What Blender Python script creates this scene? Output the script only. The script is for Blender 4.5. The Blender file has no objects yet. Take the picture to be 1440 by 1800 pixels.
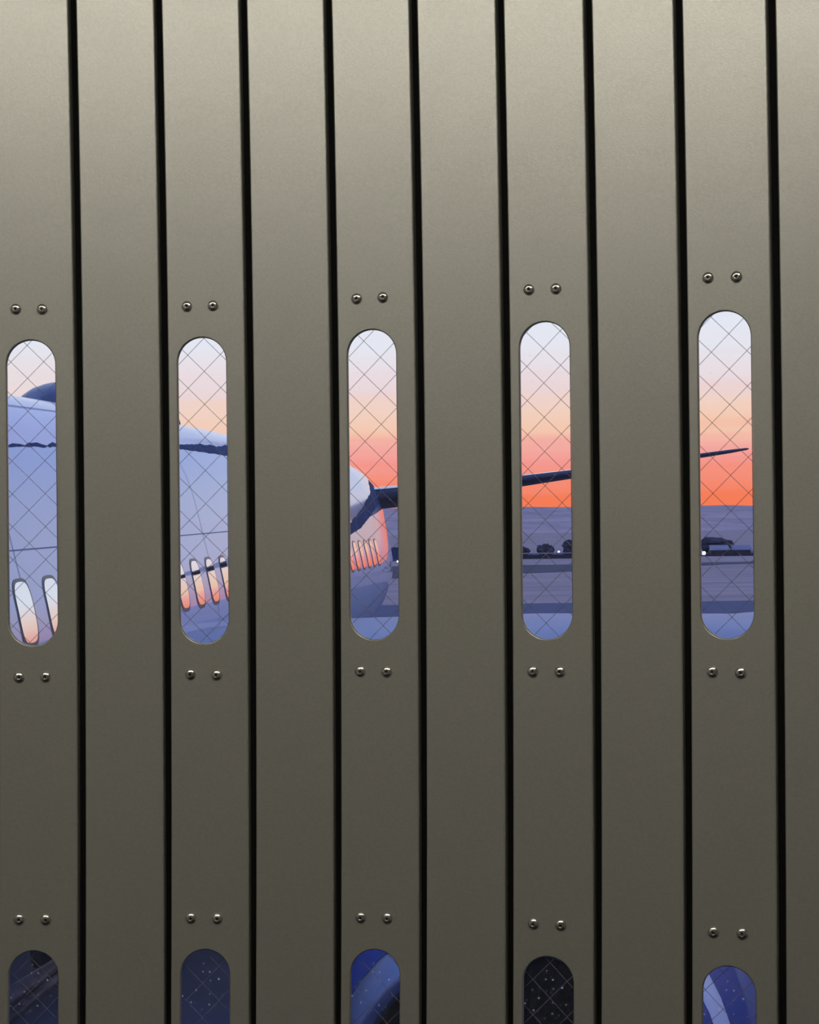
import bpy, bmesh, math, random
from mathutils import Vector, Matrix
random.seed(7)
R = math.radians
sc = bpy.context.scene
col = sc.collection

# ------------------------------------------------------------------ camera
EYE = 4.0                                   # eye height above the apron
cam_d = bpy.data.cameras.new('camera')
cam = bpy.data.objects.new('camera', cam_d)
col.objects.link(cam)
cam_d.sensor_fit = 'HORIZONTAL'
cam_d.sensor_width = 36.0
cam_d.lens = 75.0
cam_d.clip_start = 0.05
cam_d.clip_end = 5000
pitch, roll = R(0.1006), R(0.7205)
cam.matrix_world = (Matrix.Translation((0, 0, EYE)) @ Matrix.Rotation(R(90) + pitch, 4, 'X')
                    @ Matrix.Rotation(-roll, 4, 'Z'))
sc.camera = cam

# ------------------------------------------------------------------ colour management
sc.view_settings.view_transform = 'Standard'
sc.view_settings.look = 'None'
sc.view_settings.exposure = 0.0
sc.view_settings.gamma = 1.0
sc.view_settings.use_curve_mapping = False


def lin(r, g, b, a=1.0):
    f = lambda c: (c / 255) / 12.92 if c / 255 <= 0.04045 else ((c / 255 + 0.055) / 1.055) ** 2.4
    return (f(r), f(g), f(b), a)


# ------------------------------------------------------------------ world: sunset sky
world = bpy.data.worlds.new('sunset_sky')
sc.world = world
world.use_nodes = True
nt = world.node_tree
nt.nodes.clear()
N = nt.nodes.new
L = nt.links.new
out = N('ShaderNodeOutputWorld')
bg = N('ShaderNodeBackground')
tc = N('ShaderNodeTexCoord')
sep = N('ShaderNodeSeparateXYZ')
L(tc.outputs['Generated'], sep.inputs[0])
# streaky cloud noise, stretched along the horizon
mp = N('ShaderNodeMapping')
mp.inputs['Scale'].default_value = (2.2, 2.2, 70)
L(tc.outputs['Generated'], mp.inputs[0])
nz = N('ShaderNodeTexNoise')
nz.inputs['Scale'].default_value = 1.6
nz.inputs['Detail'].default_value = 4
L(mp.outputs[0], nz.inputs['Vector'])
wob = N('ShaderNodeMath'); wob.operation = 'MULTIPLY_ADD'
wob.inputs[1].default_value = 0.024; wob.inputs[2].default_value = -0.012
L(nz.outputs['Fac'], wob.inputs[0])
el = N('ShaderNodeMath'); el.operation = 'ADD'
L(sep.outputs['Z'], el.inputs[0]); L(wob.outputs[0], el.inputs[1])
rt = N('ShaderNodeMath'); rt.operation = 'MAXIMUM'; rt.inputs[1].default_value = 0
L(el.outputs[0], rt.inputs[0])
sq = N('ShaderNodeMath'); sq.operation = 'POWER'; sq.inputs[1].default_value = 0.5
L(rt.outputs[0], sq.inputs[0])


def ramp(stops):
    r = N('ShaderNodeValToRGB')
    L(sq.outputs[0], r.inputs[0])
    e = r.color_ramp.elements
    while len(e) > 1:
        e.remove(e[-1])
    for i, (deg, c) in enumerate(stops):
        p = math.sqrt(math.sin(R(deg)))
        if i == 0:
            e[0].position = p; e[0].color = lin(*c)
        else:
            k = e.new(p); k.color = lin(*c)
    return r


sun_side = ramp([(0.0, (255, 122, 74)), (0.55, (255, 128, 88)), (1.15, (255, 146, 122)), (1.75, (254, 160, 152)),
                 (2.3, (253, 178, 166)), (2.9, (254, 206, 178)), (3.6, (251, 216, 198)), (4.2, (244, 219, 220)),
                 (5.0, (241, 231, 237)), (6.0, (237, 240, 250)), (9.0, (224, 232, 250)), (16.0, (186, 204, 246)),
                 (35.0, (142, 168, 240)), (90.0, (112, 140, 226))])
far_side = ramp([(0.0, (122, 118, 172)), (4.0, (136, 132, 190)), (9.0, (142, 150, 214)), (20.0, (150, 172, 238)),
                 (45.0, (130, 156, 234)), (90.0, (112, 140, 226))])
flank = ramp([(0.0, (228, 158, 158)), (1.2, (240, 184, 176)), (2.3, (245, 204, 192)), (3.6, (245, 221, 210)), (5.0, (240, 231, 236)),
              (6.0, (235, 239, 250)), (9.0, (224, 232, 250)), (16.0, (186, 204, 246)), (35.0, (142, 168, 240)), (90.0, (112, 140, 226))])
SUN = Vector((math.sin(R(6)), math.cos(R(6)), 0))
dot = N('ShaderNodeVectorMath'); dot.operation = 'DOT_PRODUCT'
dot.inputs[1].default_value = SUN
L(tc.outputs['Generated'], dot.inputs[0])
mr = N('ShaderNodeMapRange')
mr.interpolation_type = 'SMOOTHSTEP'
mr.inputs['From Min'].default_value = -0.3
mr.inputs['From Max'].default_value = 0.95
L(dot.outputs['Value'], mr.inputs[0])
mx = N('ShaderNodeMixRGB')
mr2 = N('ShaderNodeMapRange')
mr2.interpolation_type = 'SMOOTHSTEP'
mr2.inputs['From Min'].default_value = math.cos(R(23))
mr2.inputs['From Max'].default_value = math.cos(R(7))
L(dot.outputs['Value'], mr2.inputs[0])
mx2 = N('ShaderNodeMixRGB')
L(mr2.outputs[0], mx2.inputs[0]); L(flank.outputs[0], mx2.inputs[1]); L(sun_side.outputs[0], mx2.inputs[2])
L(mr.outputs[0], mx.inputs[0]); L(far_side.outputs[0], mx.inputs[1]); L(mx2.outputs[0], mx.inputs[2])
L(mx.outputs[0], bg.inputs[0])
bg.inputs[1].default_value = 1.0
L(bg.outputs[0], out.inputs[0])


# ------------------------------------------------------------------ materials
def mat(name, color, rough=0.5, metal=0.0, coat=0.0, coat_rough=0.03, spec=0.5, noise=None, bump=None, emit=None):
    """noise=(scale, colour2, contrast lo, hi, stretch)  bump=(scale, strength, stretch)"""
    m = bpy.data.materials.new(name)
    m.use_nodes = True
    n = m.node_tree.nodes
    l = m.node_tree.links
    b = n['Principled BSDF']
    b.inputs['Base Color'].default_value = color
    b.inputs['Roughness'].default_value = rough
    b.inputs['Metallic'].default_value = metal
    b.inputs['Coat Weight'].default_value = coat
    b.inputs['Coat Roughness'].default_value = coat_rough
    b.inputs['Specular IOR Level'].default_value = spec
    if emit:
        b.inputs['Emission Color'].default_value = emit[0]
        b.inputs['Emission Strength'].default_value = emit[1]
    if noise or bump:
        t = n.new('ShaderNodeTexCoord')
    if noise:
        mp_ = n.new('ShaderNodeMapping')
        mp_.inputs['Scale'].default_value = noise[4] if len(noise) > 4 else (1, 1, 1)
        l.new(t.outputs['Object'], mp_.inputs[0])
        x = n.new('ShaderNodeTexNoise')
        x.inputs['Scale'].default_value = noise[0]
        x.inputs['Detail'].default_value = 6
        l.new(mp_.outputs[0], x.inputs['Vector'])
        q = n.new('ShaderNodeMapRange')
        q.inputs['From Min'].default_value = noise[2]
        q.inputs['From Max'].default_value = noise[3]
        l.new(x.outputs['Fac'], q.inputs[0])
        k = n.new('ShaderNodeMixRGB')
        k.inputs[1].default_value = color
        k.inputs[2].default_value = noise[1]
        l.new(q.outputs[0], k.inputs[0])
        l.new(k.outputs[0], b.inputs['Base Color'])
    if bump:
        mp2 = n.new('ShaderNodeMapping')
        mp2.inputs['Scale'].default_value = bump[2] if len(bump) > 2 else (1, 1, 1)
        l.new(t.outputs['Object'], mp2.inputs[0])
        y = n.new('ShaderNodeTexNoise')
        y.inputs['Scale'].default_value = bump[0]
        y.inputs['Detail'].default_value = 3
        l.new(mp2.outputs[0], y.inputs['Vector'])
        bp = n.new('ShaderNodeBump')
        bp.inputs['Strength'].default_value = bump[1]
        bp.inputs['Distance'].default_value = 0.001
        l.new(y.outputs['Fac'], bp.inputs['Height'])
        l.new(bp.outputs[0], b.inputs['Normal'])
    return m


M = {}
M['slat'] = mat('satin_taupe_metallic_paint', (0.40, 0.39, 0.325, 1), rough=0.385, metal=0.80,
                noise=(420, (0.435, 0.42, 0.355, 1), 0.35, 0.65), bump=(900, 0.08))
M['seam'] = mat('black_seam', (0.006, 0.006, 0.005, 1), rough=0.8, spec=0.1)
M['rivet'] = mat('rivet_steel', (0.56, 0.54, 0.48, 1), rough=0.23, metal=1.0)
M['rivet_hole'] = mat('rivet_core_dark', (0.02, 0.018, 0.015, 1), rough=0.7)
M['wire'] = mat('glazing_wire', (0.30, 0.285, 0.31, 1), rough=0.5, metal=0.4)
_w = M['wire'].node_tree                      # strands read as half see-through in the hazy glass
_mx = _w.nodes.new('ShaderNodeMixShader'); _mx.inputs[0].default_value = .66
_tr = _w.nodes.new('ShaderNodeBsdfTransparent')
_w.links.new(_w.nodes['Principled BSDF'].outputs[0], _mx.inputs[1]); _w.links.new(_tr.outputs[0], _mx.inputs[2])
_w.links.new(_mx.outputs[0], _w.nodes['Material Output'].inputs[0])
M['wall'] = mat('bridge_wall_paint', (0.42, 0.41, 0.385, 1), rough=0.6, noise=(3, (0.39, 0.38, 0.355, 1), 0.4, 0.6))
M['ceil'] = mat('bridge_ceiling_paint', (0.5, 0.49, 0.46, 1), rough=0.6, noise=(3, (0.46, 0.45, 0.42, 1), 0.4, 0.6))
M['carpet'] = mat('bridge_carpet', (0.06, 0.06, 0.07, 1), rough=0.95, noise=(160, (0.03, 0.03, 0.035, 1), 0.35, 0.65))
M['lamp_body'] = mat('lamp_housing', (0.7, 0.7, 0.68, 1), rough=0.4)
M['lamp_glow'] = mat('lamp_diffuser', (0.9, 0.9, 0.88, 1), emit=((1.0, 0.965, 0.93, 1), 21.6))


def glass_mat(name, dust, few):
    m = bpy.data.materials.new(name)
    m.use_nodes = True
    n, l = m.node_tree.nodes, m.node_tree.links
    n.clear()
    o = n.new('ShaderNodeOutputMaterial')
    tr = n.new('ShaderNodeBsdfTransparent')
    tr.inputs[0].default_value = (0.985, 0.99, 0.995, 1)
    gl = n.new('ShaderNodeBsdfGlossy')
    gl.inputs['Roughness'].default_value = 0.04
    fr = n.new('ShaderNodeFresnel'); fr.inputs[0].default_value = 1.35
    m1 = n.new('ShaderNodeMixShader')
    l.new(fr.outputs[0], m1.inputs[0]); l.new(tr.outputs[0], m1.inputs[1]); l.new(gl.outputs[0], m1.inputs[2])
    # dried specks of dust on the pane
    t = n.new('ShaderNodeTexCoord')
    v = n.new('ShaderNodeTexVoronoi'); v.inputs['Scale'].default_value = 190
    v.inputs['Randomness'].default_value = 1
    l.new(t.outputs['Object'], v.inputs['Vector'])
    q = n.new('ShaderNodeMapRange')
    q.inputs['From Min'].default_value = 0.22; q.inputs['From Max'].default_value = 0.05
    l.new(v.outputs['Distance'], q.inputs[0])
    v2 = n.new('ShaderNodeSeparateColor')
    l.new(v.outputs['Color'], v2.inputs[0])
    g = n.new('ShaderNodeMapRange')
    g.inputs['From Min'].default_value = few; g.inputs['From Max'].default_value = 1.0
    g.inputs['To Max'].default_value = dust
    l.new(v2.outputs[0], g.inputs[0])
    k = n.new('ShaderNodeMath'); k.operation = 'MULTIPLY'
    l.new(q.outputs[0], k.inputs[0]); l.new(g.outputs[0], k.inputs[1])
    k2 = n.new('ShaderNodeMath'); k2.operation = 'ADD'; k2.inputs[1].default_value = 0.012
    l.new(k.outputs[0], k2.inputs[0])
    d0 = n.new('ShaderNodeBsdfDiffuse'); d0.inputs[0].default_value = (0.85, 0.85, 0.9, 1)
    d1 = n.new('ShaderNodeBsdfTranslucent'); d1.inputs[0].default_value = (0.95, 0.95, 1, 1)
    df = n.new('ShaderNodeMixShader'); df.inputs[0].default_value = .5
    l.new(d0.outputs[0], df.inputs[1]); l.new(d1.outputs[0], df.inputs[2])
    m2 = n.new('ShaderNodeMixShader')
    l.new(k2.outputs[0], m2.inputs[0]); l.new(m1.outputs[0], m2.inputs[1]); l.new(df.outputs[0], m2.inputs[2])
    l.new(m2.outputs[0], o.inputs[0])
    return m


M['glass'] = glass_mat('wired_glass', .12, .7)
M['dusty_glass'] = glass_mat('dusty_wired_glass', .9, .46)
M['white_paint'] = mat('aircraft_white_paint', (0.76, 0.80, 0.87, 1), rough=0.45, coat=1.0, coat_rough=0.02,
                       noise=(0.8, (0.72, 0.77, 0.86, 1), 0.4, 0.65))
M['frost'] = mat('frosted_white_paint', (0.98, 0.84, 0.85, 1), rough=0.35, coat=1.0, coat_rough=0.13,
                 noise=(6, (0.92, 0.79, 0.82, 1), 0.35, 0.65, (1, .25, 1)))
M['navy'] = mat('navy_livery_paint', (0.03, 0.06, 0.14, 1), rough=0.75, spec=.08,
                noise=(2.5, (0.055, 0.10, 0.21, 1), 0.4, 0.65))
M['seamline'] = mat('panel_joint', (0.25, 0.27, 0.38, 1), rough=0.6)
M['rim'] = mat('window_rim_grey', (0.03, 0.035, 0.05, 1), rough=0.4, coat=.3)
M['pane'] = mat('cabin_pane', (0.85, 0.87, 0.9, 1), rough=0.03, metal=1.0)
M['slate_shade'] = mat('slate_with_tail_shade', (0.03, 0.034, 0.06, 1), rough=0.5, spec=.3,
                noise=(2.2, (0.075, 0.075, 0.125, 1), 0.42, 0.7))  # tailplane shade put into a dark slate colour; the antenna shares it
M['wing'] = mat('wing_grey_paint', (0.26, 0.29, 0.38, 1), rough=0.5, coat=0.2, coat_rough=0.3,
                noise=(1.2, (0.32, 0.34, 0.44, 1), 0.35, 0.65))
M['engine_blue'] = mat('engine_blue_paint', (0.004, 0.035, 0.19, 1), rough=0.5, spec=.25, coat=0.06, coat_rough=0.1,
                       noise=(3, (0.006, 0.05, 0.25, 1), 0.4, 0.6))
M['cowl_grey'] = mat('slate_blue_cowl_paint', (0.075, 0.11, 0.25, 1), rough=0.45, coat=0.2, coat_rough=0.2, noise=(2, (0.10, 0.14, 0.28, 1), .35, .65))
M['lip'] = mat('inlet_lip_metal', (0.31, 0.36, 0.46, 1), rough=0.38, metal=0.9, noise=(4, (.24, .30, .42, 1), .35, .65))
M['duct'] = mat('engine_duct_black', (0.004, 0.005, 0.009, 1), rough=0.75, spec=.15, noise=(9, (.007, .008, .014, 1), .4, .6))
M['radome'] = mat('blue_radome_paint', (0.06, 0.10, 0.18, 1), rough=0.4, coat=.3)
M['asphalt'] = mat('dark_apron_asphalt', (0.08, 0.095, 0.15, 1), rough=0.85, spec=.3,
                   noise=(1.3, (0.115, 0.13, 0.19, 1), 0.35, 0.7))
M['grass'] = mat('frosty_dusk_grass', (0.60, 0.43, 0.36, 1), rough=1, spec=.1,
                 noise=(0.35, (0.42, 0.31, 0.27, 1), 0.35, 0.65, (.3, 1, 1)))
M['taxi'] = mat('taxiway_asphalt', (0.075, 0.08, 0.095, 1), rough=0.9, spec=.2,
                noise=(0.8, (0.11, 0.105, 0.13, 1), 0.35, 0.65))
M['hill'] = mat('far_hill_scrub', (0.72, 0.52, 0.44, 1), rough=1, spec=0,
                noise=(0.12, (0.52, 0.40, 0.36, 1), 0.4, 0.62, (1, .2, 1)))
M['shed'] = mat('shed_dark_wall', (0.025, 0.025, 0.04, 1), rough=.8, noise=(.8, (.04, .04, .06, 1), .4, .6))
M['shed_roof'] = mat('shed_pale_roof', (0.34, 0.30, 0.36, 1), rough=.6, noise=(.8, (.26, .24, .3, 1), .4, .6))
M['bush'] = mat('dark_bush_leaves', (0.035, 0.035, 0.05, 1), rough=.95, noise=(3, (.07, .065, .085, 1), .4, .6))
M['lens'] = mat('lamp_lens_lit', (1, 1, 1, 1), emit=((0.85, 1.0, 0.92, 1), 1.6))
M['pole'] = mat('galvanised_post', (0.16, 0.16, 0.19, 1), rough=.6, noise=(5, (.11, .11, .14, 1), .4, .6))
M['tow'] = mat('worn_tow_bar_steel', (0.20, 0.165, 0.17, 1), rough=.6, noise=(4, (.085, .065, .065, 1), .42, .62))
M['rubber'] = mat('tyre_rubber', (0.02, 0.02, 0.022, 1), rough=.85, noise=(20, (.03, .03, .03, 1), .4, .6))
M['pale_reflection'] = mat('painted_reflection_white', (.75, .76, .8, 1), rough=.4, noise=(6, (.68, .7, .75, 1), .4, .6))


# ------------------------------------------------------------------ helpers
def mesh_obj(name, verts, faces, m, parent=None, smooth=False, loc=None):
    me = bpy.data.meshes.new(name)
    me.from_pydata([tuple(v) for v in verts], [], faces)
    me.update()
    bm = bmesh.new(); bm.from_mesh(me)
    bmesh.ops.recalc_face_normals(bm, faces=bm.faces)
    bm.to_mesh(me); bm.free()
    if m:
        me.materials.append(m)
    if smooth:
        me.polygons.foreach_set('use_smooth', [True] * len(me.polygons))
    o = bpy.data.objects.new(name, me)
    col.objects.link(o)
    if parent:
        o.parent = parent
    if loc:
        o.location = loc
    return o


def inst(name, me, parent, loc=(0, 0, 0)):
    o = bpy.data.objects.new(name, me)
    col.objects.link(o)
    o.parent = parent
    o.location = loc
    return o


def box(name, lo, hi, m, parent=None, bevel=0.0):
    bm = bmesh.new()
    bmesh.ops.create_cube(bm, size=1)
    for v in bm.verts:
        v.co = Vector([lo[i] + (v.co[i] + .5) * (hi[i] - lo[i]) for i in range(3)])
    if bevel:
        bmesh.ops.bevel(bm, geom=bm.edges[:], offset=bevel, segments=2, affect='EDGES', profile=.6)
    me = bpy.data.meshes.new(name)
    bm.to_mesh(me); bm.free()
    me.materials.append(m)
    o = bpy.data.objects.new(name, me)
    col.objects.link(o)
    if parent:
        o.parent = parent
    return o


def empty(name, loc=(0, 0, 0), rz=0.0):
    o = bpy.data.objects.new(name, None)
    o.empty_display_size = .2
    col.objects.link(o)
    o.location = loc
    o.rotation_euler = (0, 0, rz)
    return o


def tag(o, label=None, cat=None, group=None, kind=None):
    if label: o['label'] = label
    if cat: o['category'] = cat
    if group: o['group'] = group
    if kind: o['kind'] = kind
    return o


def loft(rings, closed=True, cap0=False, cap1=False):
    n = len(rings[0])
    v = [p for r in rings for p in r]
    f = []
    for i in range(len(rings) - 1):
        for j in range(n if closed else n - 1):
            k = (j + 1) % n
            f.append((i * n + j, i * n + k, (i + 1) * n + k, (i + 1) * n + j))
    if cap0: f.append(tuple(range(n))[::-1])
    if cap1: f.append(tuple((len(rings) - 1) * n + j for j in range(n)))
    return v, f


def tube(p0, p1, r0, r1=None, n=12):
    p0, p1 = Vector(p0), Vector(p1)
    r1 = r0 if r1 is None else r1
    d = (p1 - p0).normalized()
    a = d.orthogonal().normalized()
    b = d.cross(a)
    rings = [[p + (a * math.cos(t) + b * math.sin(t)) * r for t in [2 * math.pi * k / n for k in range(n)]]
             for p, r in ((p0, r0), (p1, r1))]
    return loft(rings, True, True, True)


def join(*vf):
    V, F = [], []
    for v, f in vf:
        o = len(V)
        V += list(v)
        F += [tuple(i + o for i in q) for q in f]
    return V, F


# ------------------------------------------------------------------ boarding bridge room
FLOOR = EYE - 1.60
LAMP_Y = 0.36
CEIL = EYE + 0.76
PITCH = 0.067


def heading(i):
    t = (i - 3.5) / 4
    if i < 0: t = -0.875
    if i > 7: t = 0.875
    return 0.2113 + 0.1895 * t - 0.0487 * t * t


NL, NR = 16, 13                              # extra slats beyond the frame, left and right
pts = {0: (-0.257, 1.3317)}
for i in range(0, 8 + NR):
    x, y = pts[i]; h = heading(i)
    pts[i + 1] = (x + PITCH * math.cos(h), y - PITCH * math.sin(h))
for i in range(-1, -1 - NL - 1, -1):
    x, y = pts[i + 1]; h = heading(i)
    pts[i] = (x - PITCH * math.cos(h), y + PITCH * math.sin(h))
imin, imax = min(pts), max(pts)
XL, XR = pts[imin][0] - 0.01, pts[imax][0] + 0.01


def st(o):
    o['kind'] = 'structure'
    return o


st(box('floor', (XL - .1, -1.4, FLOOR - .12), (XR + .1, 1.62, FLOOR), M['carpet']))
st(box('ceiling', (XL - .1, -1.4, CEIL), (XR + .1, 1.62, CEIL + .1), M['ceil']))
st(box('wall_left', (XL - .1, -1.4, FLOOR), (XL, 1.62, CEIL), M['wall']))
st(box('wall_right', (XR, -1.4, FLOOR), (XR + .1, 1.62, CEIL), M['wall']))
st(box('wall_back', (XL, -1.4, FLOOR), (XR, -1.3, CEIL), M['wall']))

# ceiling lamp (out of frame, above the curtain): housing and lit diffuser
lamp = tag(empty('ceiling_lamp', (-0.30, LAMP_Y, CEIL)), 'long white ceiling lamp above the slat curtain', 'lamp')
box('housing', (-.82, -.07, -.045), (.82, .07, 0), M['lamp_body'], lamp, .006)
box('diffuser', (-.80, -.055, -.062), (.80, .055, -.045), M['lamp_glow'], lamp, .004)


# ------------------------------------------------------------------ slat curtain
def bow(z):                                   # depth of the curtain face at height z about the eye
    s = 1 if z > 0 else -1
    a = abs(z)
    if a < .5:
        q = (a / .39) ** 2
    else:
        q = (.5 / .39) ** 2 + (2 * .5 / .39 ** 2) * .12 * (1 - math.exp(-(a - .5) / .12))
    zz = max(-.6, min(.6, z))
    return -0.01272 * q + 0.01553 * zz


WX, WR = -0.004, 0.0199                       # window centre offset and half width
SLOTS = [(-0.0965, 0.1434), (-0.5696, -0.3297)]
ZB, ZT = FLOOR - EYE + .002, CEIL - EYE - .002
TH = 0.0022

prof_r = [(.0289, 0), (.0296, .0003), (.0301, .0009), (.0304, .002), (.0305, .0036), (.0305, .014)]
prof_l = [(-.0296, 0), (-.0302, .00025), (-.0306, .0009), (-.0308, .0021), (-.0308, .014)]


def slat_mesh(slots):
    rows = []                                 # (z, half width of hole)
    base = [ZB]
    z = -1.5
    while z < ZT - .03:
        base.append(z)
        z += .02
    base.append(ZT)
    zs = set(round(b, 5) for b in base)
    for lo, hi in slots:
        zs = set(q for q in zs if not (lo - .012 < q < lo + WR + .002 or hi - WR - .002 < q < hi + .012))
        for k in range(15):
            t = math.pi / 2 * k / 14
            zs.add(round(lo + WR - WR * math.cos(t), 6))
            zs.add(round(hi - WR + WR * math.cos(t), 6))
    zs = sorted(zs)

    def hw(z):
        for lo, hi in slots:
            if z <= lo + 1e-6 or z >= hi - 1e-6:
                continue
            if z < lo + WR: d = lo + WR - z
            elif z > hi - WR: d = z - hi + WR
            else: d = 0
            return math.sqrt(max(0, WR * WR - d * d))
        return 0.0
    V, F = [], []

    def add(x, y, z):
        V.append((x, y + bow(z), z)); return len(V) - 1
    prev = None
    CH = .0008                                # small chamfer round the hole
    for z in zs:
        w = hw(z)
        left = [add(x, y, z) for x, y in reversed(prof_l)]
        right = [add(x, y, z) for x, y in prof_r]
        li = add(WX - w, 0, z)
        ri = li if w == 0 else add(WX + w, 0, z)
        cur = (left + [li], [ri] + right, w)
        if prev:
            for A, B in ((prev[0], cur[0]), (prev[1], cur[1])):
                for k in range(len(A) - 1):
                    F.append((A[k], A[k + 1], B[k + 1], B[k]))
        prev = cur
    # reveal of each hole: chamfer, then straight back
    for lo, hi in slots:
        loop = []
        for k in range(29):
            t = math.pi * k / 28
            loop.append((WX + WR * math.cos(t), hi - WR + WR * math.sin(t), math.cos(t), math.sin(t)))
        for k in range(29):
            t = math.pi + math.pi * k / 28
            loop.append((WX + WR * math.cos(t), lo + WR + WR * math.sin(t), math.cos(t), math.sin(t)))
        rings = []
        for inset, dep in ((0, 0), (CH, CH * .9), (CH, .0045)):
            rings.append([add(x - cx * inset, dep, z - cz * inset) for x, z, cx, cz in loop])
        for a, b in zip(rings, rings[1:]):
            for j in range(len(loop)):
                k = (j + 1) % len(loop)
                F.append((a[j], a[k], b[k], b[j]))
    me = bpy.data.meshes.new('slat')
    me.from_pydata(V, [], F)
    me.update()
    me.materials.append(M['slat'])
    bm = bmesh.new(); bm.from_mesh(me)
    bmesh.ops.remove_doubles(bm, verts=bm.verts, dist=1e-6)
    bmesh.ops.recalc_face_normals(bm, faces=bm.faces)
    # the flat face stays flat-shaded so that the curls and holes do not bend its normals
    for fc in bm.faces:
        fc.smooth = abs(fc.normal.y) < .985
    bm.to_mesh(me); bm.free()
    return me


plain_me = slat_mesh([])
slot_me = slat_mesh(SLOTS)


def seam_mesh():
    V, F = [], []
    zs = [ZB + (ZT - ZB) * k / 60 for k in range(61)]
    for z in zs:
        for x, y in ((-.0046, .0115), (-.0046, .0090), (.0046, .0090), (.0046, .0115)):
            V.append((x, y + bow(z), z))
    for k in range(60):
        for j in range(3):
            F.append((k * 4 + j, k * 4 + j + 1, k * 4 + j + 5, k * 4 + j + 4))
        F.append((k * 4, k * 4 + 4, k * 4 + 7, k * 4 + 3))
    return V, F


def rivet_mesh():
    prof = [(.0042, 0), (.0042, .0006), (.0040, .00095), (.0036, .0013), (.0030, .00165), (.0022, .00195), (.0014, .00214), (.0011, .0020), (.0010, .0008)]
    n = 16
    rings = [[(r * math.cos(2 * math.pi * k / n), -h, r * math.sin(2 * math.pi * k / n)) for k in range(n)] for r, h in prof]
    v, f = loft(rings)
    ncore = len(f)
    f.append(tuple((len(rings) - 1) * n + k for k in range(n)))
    me = bpy.data.meshes.new('rivet')
    me.from_pydata(v, [], f)
    me.materials.append(M['rivet']); me.materials.append(M['rivet_hole'])
    for p in me.polygons:
        p.use_smooth = True
    me.polygons[ncore].material_index = 1
    bm = bmesh.new(); bm.from_mesh(me); bmesh.ops.recalc_face_normals(bm, faces=bm.faces); bm.to_mesh(me); bm.free()
    return me


rivet_me = rivet_mesh()
PX, PY0, PY1 = .0245, .0048, .0108           # pane half width, front and back depth


def pane_mesh(lo, hi, gm):
    V, F = [], []
    zs = [lo - .028 + (hi - lo + .056) * k / 10 for k in range(11)]
    for z in zs:
        for x, y in ((-PX, PY0), (PX, PY0), (PX, PY1), (-PX, PY1)):
            V.append((WX + x, y + bow(z), z))
    for k in range(10):
        for j in range(4):
            F.append((k * 4 + j, k * 4 + (j + 1) % 4, k * 4 + 4 + (j + 1) % 4, k * 4 + 4 + j))
    F.append((0, 1, 2, 3)); F.append((40, 41, 42, 43))
    me = bpy.data.meshes.new('glass_pane')
    me.from_pydata(V, [], F)
    me.materials.append(gm)
    bm = bmesh.new(); bm.from_mesh(me); bmesh.ops.recalc_face_normals(bm, faces=bm.faces); bm.to_mesh(me); bm.free()
    return me


pane_mes = [pane_mesh(*SLOTS[0], M['glass']), pane_mesh(*SLOTS[1], M['dusty_glass'])]
GRID = 0.0259                                 # diamond diagonal of the wire mesh
WIRE = 0.00034


def wire_mesh(lo, hi, px, pz):
    """diamond wire mesh with a node at (px, pz) relative to the window's top centre"""
    V, F = [], []
    x0, x1 = WX - PX + .001, WX + PX - .001
    z0, z1 = lo - .010, hi + .010
    nx, nz_ = WX + px, hi - pz
    for sgn in (1, -1):
        c0 = nz_ - sgn * nx
        k = -40
        while k < 41:
            c = c0 + k * GRID
            k += 1
            # z = sgn*x + c
            xs = [x0, x1]
            if sgn > 0:
                a = max(x0, z0 - c); b = min(x1, z1 - c)
            else:
                a = max(x0, c - z1); b = min(x1, c - z0)
            if b - a < .002:
                continue
            segs = 4
            ring = []
            for q in range(segs + 1):
                x = a + (b - a) * q / segs
                z = sgn * x + c
                y = .0078 + bow(z) + (.00018 if sgn > 0 else -.00018)
                nxv, nzv = (-sgn / math.sqrt(2), 1 / math.sqrt(2))
                ring.append([(x + nxv * WIRE, y, z + nzv * WIRE), (x, y - WIRE, z), (x - nxv * WIRE, y, z - nzv * WIRE), (x, y + WIRE, z)])
            o = len(V)
            v, f = loft(ring)
            V += v
            F += [tuple(i + o for i in t) for t in f]
    me = bpy.data.meshes.new('wire_mesh')
    me.from_pydata(V, [], F)
    me.materials.append(M['wire'])
    return me


MM = 1.322 / 3000                             # metres on the curtain per photo pixel
PH = {0: ((-10, 9), (-9, 17)), 1: ((1, 1.5), (-8, 5)), 2: ((12, 49), (-11, 42)), 3: ((-5, 46), (0, 16)), 4: ((5, 38), (-12, 17))}
SLIP = [-0.0024, -0.0022, 0.0004, 0.0013, 0.0030]
SLOT_POS = ['leftmost in view', 'second from the left', 'in the middle of the view', 'second from the right', 'rightmost in view']

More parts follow.
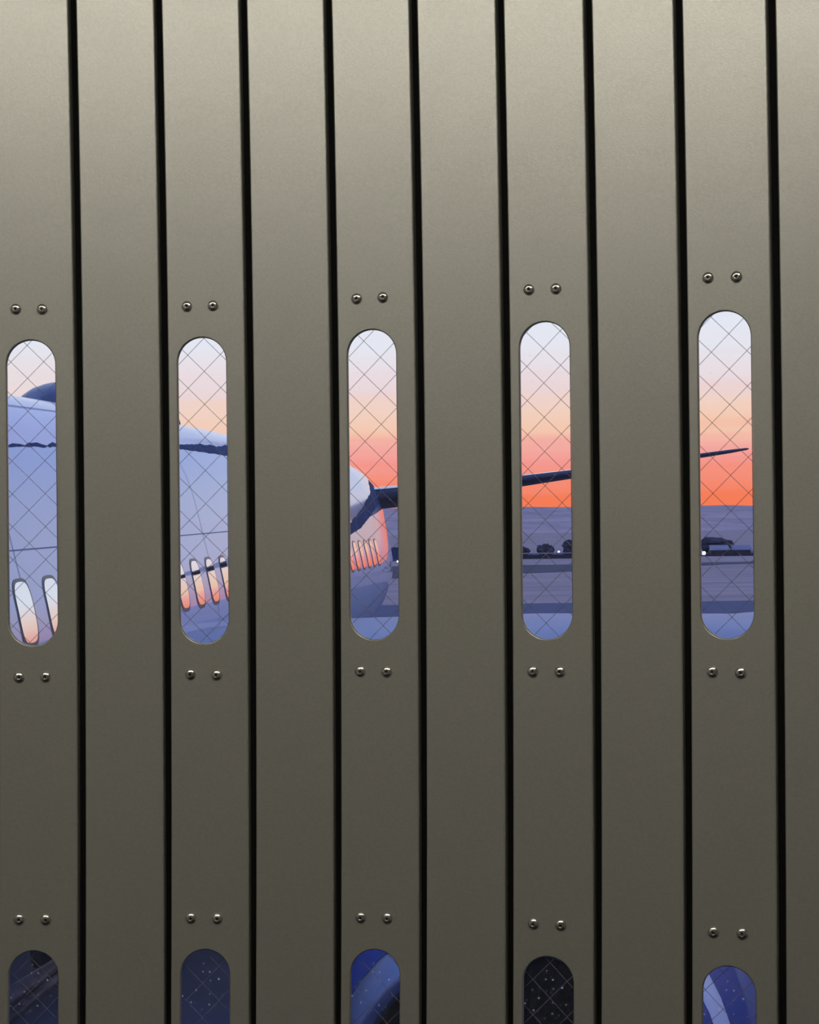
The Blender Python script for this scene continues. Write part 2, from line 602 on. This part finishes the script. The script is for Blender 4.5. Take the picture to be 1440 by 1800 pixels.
curtain = tag(empty('slat_curtain', (0, 1.30, FLOOR)), 'taupe metal slat curtain with riveted rounded slot windows of wired glass', 'shutter')
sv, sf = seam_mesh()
seam_obj_me = None
for i in range(imin, imax):
    x, y = pts[i]; x2, y2 = pts[i + 1]
    h = heading(i)
    has = (i % 2 == 1)
    o = inst('slat', slot_me if has else plain_me, curtain, ((x + x2) / 2, (y + y2) / 2 - 1.30, EYE - FLOOR))
    o.rotation_euler = (0, 0, -h)
    if has:
        w = (i + 1) // 2
        slip = SLIP[w] if 0 <= w < 5 else SLIP[0 if w < 0 else 4]
        # the slat itself stays between floor and ceiling; its windows sit a little higher or lower
        if slip:
            me = slot_me.copy()
            o.data = me
            for v in me.vertices:
                if ZB + .05 < v.co.z < ZT - .05:
                    v.co.z += slip
        for r, z in enumerate((.167, -.1199, -.3068, -.5935)):
            for sx in (-1, 1):
                rv = inst('rivet', rivet_me, o, (WX - .0008 + sx * .0103, bow(z), z + slip + random.uniform(-.0004, .0004)))
                rv.rotation_euler = (random.uniform(-.06, .06), random.uniform(0, 6), random.uniform(-.06, .06))
        for k in range(2):
            inst('glass_pane', pane_mes[k], o, (0, 0, slip))
            if 0 <= w < 5:
                px, pz = PH[w][k]
            else:
                px, pz = random.uniform(-20, 20), random.uniform(0, 58)
            inst('wire_mesh', wire_mesh(SLOTS[k][0], SLOTS[k][1], px * MM, pz * MM), o, (0, 0, slip))
    # black strip in the joint on the slat's left
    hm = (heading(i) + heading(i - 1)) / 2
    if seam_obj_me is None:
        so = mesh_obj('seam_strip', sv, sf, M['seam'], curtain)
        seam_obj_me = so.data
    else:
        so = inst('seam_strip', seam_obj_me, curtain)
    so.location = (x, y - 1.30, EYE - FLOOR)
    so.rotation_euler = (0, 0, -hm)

# ------------------------------------------------------------------ airfield
st(box('apron', (-160, -60, -.3), (160, 76, 0), M['asphalt']))
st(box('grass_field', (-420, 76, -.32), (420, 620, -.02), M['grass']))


def slab(name, pts2, m, z0, z1):
    n = len(pts2)
    v = [(x, y, z0) for x, y in pts2] + [(x, y, z1) for x, y in pts2]
    f = [tuple(range(n))[::-1], tuple(range(n, 2 * n))] + [(j, (j + 1) % n, n + (j + 1) % n, n + j) for j in range(n)]
    return mesh_obj(name, v, f, m)


st(slab('taxiway', [(-120, 84.0), (-4, 106.5), (9.2, 115.7), (24, 128.7), (140, 160), (140, 170), (24.9, 133.4), (10.5, 132.2), (-4.5, 134.1), (-120, 138)],
        M['taxi'], -.05, .012))
st(slab('perimeter_road', [(-200, 158), (200, 161), (200, 170), (-200, 168)], M['taxi'], -.05, .012))

# low far hill, rising a little above the horizon
V, F = [], []
NXH, NYH = 90, 14
for j in range(NYH):
    for i in range(NXH):
        x = -520 + 1040 * i / (NXH - 1)
        y = 330 + 520 * j / (NYH - 1)
        t = j / (NYH - 1)
        hgt = 7.2 * (t ** 1.1) * (1 + .05 * math.sin(x * .021 + 1) + .03 * math.sin(x * .06)) + (random.uniform(-.25, .25) if j else -.3)
        V.append((x, y, hgt))
for j in range(NYH - 1):
    for i in range(NXH - 1):
        a = j * NXH + i
        F.append((a, a + 1, a + NXH + 1, a + NXH))
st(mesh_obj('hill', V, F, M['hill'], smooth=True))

# low equipment shed with pale roof, far across the grass
sh = tag(empty('equipment_shed', (28.6, 153.6, 0), R(-3)), 'long low dark shed with pale roof panels across the dusky airfield', 'shed')
box('wall', (-1.6, -1, 0), (1.9, 1, .62), M['shed'], sh, .02)
for k in range(2):
    x0 = -1.75 + k * 1.95
    mesh_obj('roof_panel', [(x0, -1.2, .55), (x0 + 1.85, -1.2, .55), (x0 + 1.75, 0, .95), (x0 + .1, 0, .95), (x0, -1.2, .5), (x0 + 1.85, -1.2, .5), (x0 + 1.75, 0, .9), (x0 + .1, 0, .9)],
             [(0, 1, 2, 3), (4, 5, 6, 7), (0, 1, 5, 4), (1, 2, 6, 5), (2, 3, 7, 6), (3, 0, 4, 7)], M['shed_roof'], sh)
box('plinth', (-2.6, -1.1, 0), (2.2, 1.1, .2), M['shed'], sh, .02)
for k in range(3):
    box('door', (-1.2 + k * 1.0, -1.03, .06), (-.5 + k * 1.0, -1.0, .5), M['rim'], sh)


def light_post(x, y, h, label, w=.2):
    e = tag(empty('marker_light', (x, y, 0)), label, 'light', 'lit marker lights on the airfield')
    v, f = tube((0, 0, 0), (0, 0, h - .1), .05)
    mesh_obj('post', v, f, M['pole'], e)
    v, f = join(tube((0, 0, h - .14), (0, 0, h - .06), .13, .16), tube((0, 0, h + w), (0, 0, h + w + .05), .15, .05))
    mesh_obj('lamp_housing', v, f, M['pole'], e)
    rings = [[(r * math.cos(2 * math.pi * k / 12), r * math.sin(2 * math.pi * k / 12), h + z) for k in range(12)] for z, r in
             ((-.06, .08), (0, w * .6), (w * .5, w * .68), (w, w * .5), (w + .02, .05))]
    v, f = loft(rings, True, True, True)
    mesh_obj('lens', v, f, M['lens'], e, True)


light_post(26.1, 151.6, .18, 'bright white marker light at the left end of the low shed', .26)
light_post(13.6, 156, .42, 'white marker light on a post beside the dark bushes', .15)
light_post(-1.06, 143.8, .08, 'small white marker light in front of the dark arched shelter', .1)


def bush(x, y, r, h, label):
    e = tag(empty('bush', (x, y, 0)), label, 'bush', 'dark bushes along the far road')
    bm = bmesh.new()
    bmesh.ops.create_icosphere(bm, subdivisions=3, radius=1)
    rng = random.Random(int(x * 100))
    for v in bm.verts:
        k = 1 + rng.uniform(-.28, .2)
        v.co = Vector((v.co.x * r * k, v.co.y * r * k, max(-.05, h * (.5 + .5 * v.co.z * k))))
    me = bpy.data.meshes.new('foliage')
    bm.to_mesh(me); bm.free()
    me.materials.append(M['bush'])
    inst('foliage', me, e)
    v, f = tube((0, 0, -.02), (0, 0, h * .5), .06, .03, 6)
    mesh_obj('stem', v, f, M['shed'], e)


for k, (x, y, r, h, lab) in enumerate([
        (10.3, 158.0, .75, .95, 'rounded dark bush at the left of the far bush row'),
        (12.6, 158.6, .8, 1.15, 'broad dark bush in the middle of the far bush row'),
        (14.9, 158.3, .8, 1.55, 'tallest dark bush at the right of the far bush row'),
        (29.6, 166, 1.7, 1.5, 'wide dark bush just behind the low shed roof'),
        (26.6, 166.5, 1.2, 1.2, 'dark bush behind the left end of the low shed')]):
    bush(x, y, r, h, lab)

# low kerb barrier in front of the bushes
bar = tag(empty('road_barrier', (12.2, 150.5, 0), R(-1)), 'long low dark barrier with a pale top rail below the bushes', 'barrier')
box('wall', (-3.6, -.15, 0), (3.4, .15, .34), M['shed'], bar, .03)
box('top_rail', (-3.7, -.2, .42), (3.3, .2, .52), M['shed_roof'], bar, .02)
for k in range(8):
    box('post', (-3.5 + k * .95, -.06, .33), (-3.4 + k * .95, .06, .43), M['pole'], bar)
# dark arched shelter
shl = tag(empty('arched_shelter', (-1.25, 151.5, 0)), 'small dark blue arched shelter beside the aircraft tail', 'shelter')
arch = []
for yy in (-1.6, 1.6):
    arch.append([(-1.15 * math.cos(math.pi * k / 16) * 1.0, yy, 1.15 * math.sin(math.pi * k / 16) ** .7 if 0 < k < 16 else 0) for k in range(17)])
v, f = loft(arch, False)
f.append(tuple(range(17))); f.append(tuple(range(17, 34)))
mesh_obj('canopy', v, f, M['navy'], shl)
box('base_rail', (-1.25, -1.65, 0), (1.25, -1.6, .12), M['pole'], shl)

# tow bar lying on the apron under the aircraft
tb = tag(empty('tow_bar', (-3.22, 14.3, 0)), 'worn grey steel tow bar lying on the dark apron', 'tow bar')
d = Vector((.22, 1.05, 0)).normalized()
nrm = Vector((d.y, -d.x, 0))
v, f = tube(-d * 1.5 + Vector((0, 0, .12)), d * 1.7 + Vector((0, 0, .12)), .075)
mesh_obj('main_tube', v, f, M['tow'], tb, True)
v, f = tube(-d * 1.3 + nrm * .24 + Vector((0, 0, .09)), d * 1.1 + nrm * .05 + Vector((0, 0, .1)), .035)
mesh_obj('brace', v, f, M['tow'], tb, True)
v, f = tube(d * 1.7 + Vector((0, 0, .12)) - nrm * .18, d * 1.7 + Vector((0, 0, .12)) + nrm * .18, .06)
mesh_obj('tow_head', v, f, M['pole'], tb, True)
for s in (-1, 1):
    c = d * .9 + nrm * s * .3 + Vector((0, 0, .14))
    v, f = tube(c - nrm * .05, c + nrm * .05, .14, n=20)
    mesh_obj('wheel', v, f, M['rubber'], tb)
v, f = tube(d * .9 - nrm * .3 + Vector((0, 0, .14)), d * .9 + nrm * .3 + Vector((0, 0, .14)), .025)
mesh_obj('axle', v, f, M['pole'], tb)
# hitch ring
ring = []
for k in range(16):
    a = 2 * math.pi * k / 16
    c = -d * 1.62 + Vector((0, 0, .12)) + d * .1 * math.cos(a) + nrm * .1 * math.sin(a)
    u = (d * math.cos(a) + nrm * math.sin(a))
    ring.append([c + u * .025 * math.cos(b) + Vector((0, 0, .025 * math.sin(b))) for b in [2 * math.pi * q / 8 for q in range(8)]])
ring.append(ring[0])
v, f = loft(ring)
mesh_obj('hitch_ring', v, f, M['tow'], tb, True)

# ------------------------------------------------------------------ aircraft
AL = 0.117
FA, FB, FN, FE = 1.504, 1.654, 2.2, 0.579     # half width, half height, squareness, centre below the eye
ZC = EYE - FE                                 # fuselage centre height
ac = tag(empty('passenger_aircraft', (-(3.8 + FA) * math.cos(AL), (3.8 + FA) * math.sin(AL), 0), -AL),
         'white passenger aircraft at dusk seen through the slot windows', 'aircraft')


def lerp_tab(tab, s):
    if s <= tab[0][0]: return tab[0][1:]
    for a, b in zip(tab, tab[1:]):
        if s <= b[0]:
            t = (s - a[0]) / (b[0] - a[0])
            t = t if len(a) < 6 else t
            return tuple(a[k] + (b[k] - a[k]) * t for k in range(1, len(a)))
    return tab[-1][1:]


# s, half width, upper half height, lower half height, centre lift
FT = [(1.2, .03, .03, .03, -.55), (1.35, .3, .28, .3, -.53), (1.8, .62, .6, .6, -.46), (2.6, .98, .98, .96, -.33),
      (3.6, 1.26, 1.3, 1.28, -.18), (5.0, 1.44, 1.55, 1.54, -.05), (6.5, 1.504, 1.625, 1.654, 0), (12.0, 1.504, 1.632, 1.654, 0),
      (15.0, 1.504, 1.67, 1.654, 0), (18.5, 1.504, 1.70, 1.654, 0), (22, 1.504, 1.69, 1.654, 0), (27.0, 1.504, 1.67, 1.654, 0), (28.6, 1.50, 1.67, 1.60, 0), (29.4, 1.48, 1.66, 1.54, 0),
      (31, 1.34, 1.58, 1.38, .03), (33, 1.05, 1.36, 1.1, .14), (35, .72, 1.05, .78, .32), (37, .36, .66, .42, .56), (37.8, .12, .25, .16, .8), (37.9, .02, .03, .02, .85)]


import numpy as np
SEC = [(0, 1.654), (.2, 1.64), (.4, 1.60), (.58, 1.545), (.75, 1.472), (.9, 1.375), (1.0, 1.285), (1.13, 1.105), (1.22, .90), (1.29, .68), (1.345, .45), (1.40, .23), (1.445, .05),
       (1.482, -.13), (1.504, -.33), (1.503, -.53), (1.475, -.76), (1.40, -1.0), (1.22, -1.27), (.95, -1.47), (.55, -1.61), (.25, -1.65), (0, -1.654)]
_sn = np.array([z / math.hypot(x, z) for x, z in SEC]); _r = np.array([math.hypot(x, z) for x, z in SEC])
_w = np.ones(len(SEC)); _w[4:16] = 3
SECP = np.polyfit(_sn, _r, 7, w=_w)           # half section as radius over sine of the angle


def fus_pt(s, ang, off=0.0):
    a, bu, bl, zc = lerp_tab(FT, s)
    c, sn = math.cos(ang), math.sin(ang)
    r = float(np.polyval(SECP, sn)) + off
    z = r * sn
    return Vector((r * c * a / FA, s, ZC + zc + z * (bu / FB if z >= 0 else bl / FB)))


_zt = [(math.sin(R(d)) * float(np.polyval(SECP, math.sin(R(d)))), d) for d in range(-80, 89, 2)]


def z_ang(z):                                 # angle on the section at height z above its centre
    for (z0, d0), (z1, d1) in zip(_zt, _zt[1:]):
        if z <= z1:
            return R(d0 + (d1 - d0) * (z - z0) / (z1 - z0))
    return R(88)


ss = sorted(set([t[0] for t in FT] + [6.5 + .75 * k for k in range(31)]))
NA = 72
v, f = loft([[fus_pt(s, 2 * math.pi * k / NA) for k in range(NA)] for s in ss], True, True, True)
mesh_obj('fuselage', v, f, M['white_paint'], ac, True)


def interp(tab, s):
    return lerp_tab([(a, b) for a, b in tab], s)[0]


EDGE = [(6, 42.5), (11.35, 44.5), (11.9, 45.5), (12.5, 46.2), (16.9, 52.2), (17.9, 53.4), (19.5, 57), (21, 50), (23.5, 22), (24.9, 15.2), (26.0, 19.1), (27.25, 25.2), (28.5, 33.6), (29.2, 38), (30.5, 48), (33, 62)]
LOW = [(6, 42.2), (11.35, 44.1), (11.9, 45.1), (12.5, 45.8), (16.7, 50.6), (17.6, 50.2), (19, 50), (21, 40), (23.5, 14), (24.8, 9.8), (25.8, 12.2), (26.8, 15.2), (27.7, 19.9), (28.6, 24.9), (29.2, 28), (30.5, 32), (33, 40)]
rg = random.Random(3)
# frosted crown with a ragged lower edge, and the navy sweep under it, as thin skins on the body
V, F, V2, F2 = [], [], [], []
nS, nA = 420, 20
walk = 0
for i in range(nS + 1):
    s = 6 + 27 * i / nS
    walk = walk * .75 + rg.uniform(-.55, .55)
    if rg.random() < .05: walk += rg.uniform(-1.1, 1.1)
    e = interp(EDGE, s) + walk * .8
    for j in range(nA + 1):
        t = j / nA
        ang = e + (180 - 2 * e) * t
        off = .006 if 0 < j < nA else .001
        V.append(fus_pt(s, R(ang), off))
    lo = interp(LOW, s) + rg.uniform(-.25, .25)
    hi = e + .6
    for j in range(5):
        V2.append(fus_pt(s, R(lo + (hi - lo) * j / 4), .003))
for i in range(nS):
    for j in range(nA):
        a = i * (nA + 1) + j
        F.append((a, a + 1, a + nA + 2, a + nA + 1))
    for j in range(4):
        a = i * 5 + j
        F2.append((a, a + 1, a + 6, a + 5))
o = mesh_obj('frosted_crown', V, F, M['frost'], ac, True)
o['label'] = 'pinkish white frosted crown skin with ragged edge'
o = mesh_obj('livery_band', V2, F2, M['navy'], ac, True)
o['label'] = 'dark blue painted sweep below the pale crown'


# panel joints
def joint(pairs, name='panel_joint', w=.008):
    rings = []
    for s, a in pairs:
        da = w / 1.55
        rings.append([fus_pt(s, R(a) - da / 2, .0035 if a < 40 else .009), fus_pt(s, R(a) + da / 2, .0035 if a < 40 else .009)])
    v_, f_ = loft(rings, False)
    mesh_obj(name, v_, f_, M['seamline'], ac)


joint([(s * .5, 15.4 + (s * .5 - 10) * .26) for s in range(16, 48)], w=.010)
joint([(s * .5, 61.6 + (s * .5 - 12.4) * .55) for s in range(16, 36)], w=.012)
rings = []
joint_s = 10.95
vv = [[fus_pt(joint_s + d_, R(a), .003) for d_ in (-.004, .004)] for a in range(-40, 42, 2)]
v, f = loft(vv, False)
mesh_obj('panel_joint', v, f, M['seamline'], ac)
vv = [[fus_pt(16.3 + d_, R(a), .003) for d_ in (-.004, .004)] for a in range(-40, 46, 2)]
v, f = loft(vv, False)
mesh_obj('panel_joint', v, f, M['seamline'], ac)


# cabin windows: rim with a mirror-bright pane
def win_skin(s0, hw_, zlo, zhi, off, sq=3.6):
    """rounded patch lying on the body"""
    cz, hz = (zlo + zhi) / 2, (zhi - zlo) / 2
    rows = []
    for k in range(23):
        v_ = -math.cos(math.pi * (.01 + .98 * k / 22))
        w = hw_ * (1 - abs(v_) ** sq) ** (1 / sq)
        row = []
        for j in range(9):
            u = -1 + 2 * j / 8
            p = fus_pt(s0 + w * u, z_ang(cz + hz * v_), 0)
            p.x += off
            row.append(p)
        rows.append(row)
    return loft(rows, False)


for k in range(-4, 31):
    s0 = 10.91 + .592 * k
    if s0 > 28.4:
        break
    wob_ = 0
    v, f = win_skin(s0, .170, -.268, .196, .004)  # rim runs deeper below, standing in for the pane's dark ground reflection
    w_ = mesh_obj('cabin_window', v, f, M['rim'], ac, True)
    v, f = win_skin(s0 - .004, .150, -.234, .172, .007)
    mesh_obj('pane', v, f, M['pane'], w_, True)

# domed antenna fairing and blade antenna on the crown
rings = []
for k in range(13):
    t = k / 12
    s = 15.8 + 2.6 * t
    hh = .34 * (math.sin(math.pi * min(1, t * 1.0 + .02)) ** .52 if t < 1 else .0)
    ww = .55 * max(.06, math.sin(math.pi * min(.999, max(.001, t))) ** .5)
    top = fus_pt(s, R(90)).z - .06
    rings.append([(-.12 + ww * math.cos(math.pi * q / 10), s, top + (hh + .04) * math.sin(math.pi * q / 10) ** .8) for q in range(11)])
v, f = loft(rings, False)
mesh_obj('antenna_dome', v, f, M['radome'], ac, True)
tp = fus_pt(18.7, R(75)).z
bl = [(.40, 18.55, tp - .12), (.40, 19.05, tp - .12), (.42, 19.1, tp + .02), (.42, 19.0, tp + .10), (.40, 18.6, tp - .02)]
v = [(x - .012, y, z) for x, y, z in bl] + [(x + .012, y, z) for x, y, z in bl]
f = [(0, 1, 2, 3, 4), (5, 6, 7, 8, 9)] + [(j, (j + 1) % 5, 5 + (j + 1) % 5, 5 + j) for j in range(5)]
mesh_obj('blade_antenna', v, f, M['slate_shade'], ac)


# aerofoil surfaces
def foil(le, chord, th, tw=0.0, n=12):
    """closed section: le Vector (x, s, z); chord runs aft (+s), thickness in z; returns ring"""
    pr = []
    for k in range(n + 1):
        t = (k / n) ** 1.8
        y = 5 * (.2969 * math.sqrt(t) - .126 * t - .3516 * t * t + .2843 * t ** 3 - .1036 * t ** 4) * th
        pr.append((t * chord, y))
    up = [Vector((le.x, le.y + a, le.z + b - a * tw)) for a, b in pr]
    dn = [Vector((le.x, le.y + a, le.z - b - a * tw)) for a, b in reversed(pr[1:-1])]
    return up + dn


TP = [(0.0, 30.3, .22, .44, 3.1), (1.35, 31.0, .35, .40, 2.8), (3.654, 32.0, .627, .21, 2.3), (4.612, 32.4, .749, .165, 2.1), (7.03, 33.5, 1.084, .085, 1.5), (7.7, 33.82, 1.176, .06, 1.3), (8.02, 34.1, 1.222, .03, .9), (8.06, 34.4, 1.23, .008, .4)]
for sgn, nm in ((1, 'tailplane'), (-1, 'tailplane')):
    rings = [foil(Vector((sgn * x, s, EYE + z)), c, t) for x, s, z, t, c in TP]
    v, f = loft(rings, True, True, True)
    o = mesh_obj(nm, v, f, M['slate_shade'], ac, True)
    # pale upper skin: sky light on the top, put into the colour
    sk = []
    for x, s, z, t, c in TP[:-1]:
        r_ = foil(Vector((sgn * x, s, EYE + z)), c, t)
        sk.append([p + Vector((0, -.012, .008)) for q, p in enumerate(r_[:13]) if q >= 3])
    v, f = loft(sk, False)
    mesh_obj('lit_top_skin', v, f, M['frost'], o, True)
# fin
FNp = [(ZC + .9, 27.0, .40, 7.0), (ZC + 2.0, 28.4, .34, 5.8), (ZC + 4.5, 31.0, .22, 3.2), (ZC + 5.2, 31.8, .12, 2.2), (ZC + 5.25, 32.2, .02, 1.5)]
rings = []
for z, s, t, c in FNp:
    r_ = foil(Vector((0, s, 0)), c, t)
    rings.append([Vector((p.z, p.y, z)) for p in r_])
v, f = loft(rings, True, True, True)
mesh_obj('tail_fin', v, f, M['navy'], ac, True)

# wings: x out, leading edge s, trailing edge s, height about the eye
WP = [(.6, 11.6, 19.9, -1.42, .80), (1.5, 12.2, 20.0, -1.30, .72), (2.5, 12.9, 20.0, -1.225, .62), (2.82, 13.1, 20.0, -1.212, .6), (4.55, 14.4, 20.3, -1.185, .5), (6.7, 16.0, 20.8, -1.225, .42), (10.5, 18.8, 22.4, -1.0, .3), (13.5, 21.0, 23.6, -.8, .2), (13.7, 21.6, 23.5, -.79, .03)]
for sgn in (1, -1):
    rings = []
    for x, s0, s1, z, t in WP:
        r_ = foil(Vector((sgn * x, s0, 0)), s1 - s0, t)
        rings.append([Vector((p.x, p.y, EYE + z - .02 - .10 * (1 - (p.y - s0) / (s1 - s0)) + (p.z if p.z > 0 else p.z * .7))) for p in r_])
    v, f = loft(rings, True, True, True)
    w_ = mesh_obj('wing', v, f, M['wing'], ac, True)

# engines: inlet lip, cowl, duct, fan blades, spinner, pylon
ECX, ECZ = 4.851, EYE - 2.625


def lathe(prof, cx, cz, n=48, flat=.12):
    rings = []
    for s, r in prof:
        ring_ = []
        for k in range(n):
            a = 2 * math.pi * k / n
            z = r * math.sin(a)
            if z < 0: z *= (1 - flat * min(1, max(0, (s - 7.3) / .6)))
            ring_.append((cx + r * math.cos(a), s, cz + z))
        rings.append(ring_)
    return loft(rings)


for sgn in (1, -1):
    cx = sgn * ECX
    v, f = lathe([(7.62, .868), (7.5, .848), (7.42, .815), (7.38, .775), (7.40, .735), (7.46, .708), (7.6, .695)], cx, ECZ)
    mesh_obj('inlet_lip', v, f, M['lip'], ac, True)
    v, f = lathe([(7.62, .870), (7.9, .98), (8.2, 1.075), (8.32, 1.104), (8.36, 1.10)], cx, ECZ)
    ic = mesh_obj('inlet_cowl', v, f, M['engine_blue'], ac, True)
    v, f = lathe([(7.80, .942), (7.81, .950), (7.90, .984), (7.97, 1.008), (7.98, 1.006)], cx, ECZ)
    mesh_obj('reflection_stripe', v, f, M['pale_reflection'], ic, True)  # pale ring: a bright reflection on the cowl, painted as colour
    v, f = lathe([(8.33, 1.098), (8.34, 1.11), (8.6, 1.162), (9.2, 1.20), (10.0, 1.18), (11.0, 1.02), (11.8, .8), (11.8, .74)], cx, ECZ)
    mesh_obj('fan_cowl', v, f, M['cowl_grey'], ac, True)
    v, f = lathe([(7.6, .695), (7.9, .68), (8.5, .72), (8.52, .05)], cx, ECZ)
    mesh_obj('inlet_duct', v, f, M['duct'], ac, True)
    v, f = lathe([(8.0, .005), (8.06, .06), (8.2, .14), (8.4, .2), (8.46, .21)], cx, ECZ, 24, 0)
    mesh_obj('spinner', v, f, M['duct'], ac, True)
    blade = None
    for k in range(22):
        if blade is None:
            vv = []
            for q in range(5):
                r_ = .19 + .50 * q / 4
                tw_ = .3 + .9 * q / 4
                wd = .09 + .05 * q / 4
                vv.append([(wd * math.sin(tw_) * t_, 8.38 + wd * math.cos(tw_) * t_ * .6 + u_, r_) for t_, u_ in ((-1, 0), (0, -.012), (1, 0), (0, .006))])
            v, f = loft(vv, True, True, True)
            bo = mesh_obj('fan_blade', v, f, M['duct'], ac, True)
            blade = bo.data
        else:
            bo = inst('fan_blade', blade, ac)
        bo.matrix_local = Matrix.Translation((cx, 0, ECZ)) @ Matrix.Rotation(2 * math.pi * k / 22, 4, 'Y')
    v, f = lathe([(11.7, .56), (12.3, .5), (12.9, .34), (13.3, .05)], cx, ECZ, 24, 0)
    mesh_obj('exhaust_cone', v, f, M['lip'], ac, True)
    vv = []
    for s, z0, z1, t in ((9.4, 1.0, 1.2, .05), (10.2, .9, 1.38, .14), (12.2, .6, 1.46, .18), (14.6, .9, 1.40, .16), (16, 1.2, 1.38, .04)):
        vv.append([(cx - t, s, ECZ + z0), (cx + t, s, ECZ + z0), (cx + t, s, ECZ + z1), (cx - t, s, ECZ + z1)])
    v, f = loft(vv, True, True, True)
    mesh_obj('pylon', v, f, M['wing'], ac)

# landing gear (nose and two mains)
for gx, gs, wr in ((0, 4.6, .3), (2.3, 18.3, .48), (-2.3, 18.3, .48)):
    top = ZC - 1.0
    v, f = tube((gx, gs, wr), (gx, gs, top), .09)
    mesh_obj('gear_strut', v, f, M['pole'], ac, True)
    for dx in (-.26, .26):
        rings = [[(gx + dx + ox, gs + rr * math.cos(2 * math.pi * k / 24), wr + rr * math.sin(2 * math.pi * k / 24)) for k in range(24)]
                 for ox, rr in ((-.11, wr * .55), (-.11, wr * .88), (-.06, wr), (.06, wr), (.11, wr * .88), (.11, wr * .55))]
        v, f = loft(rings, True, True, True)
        mesh_obj('wheel', v, f, M['rubber'], ac, True)
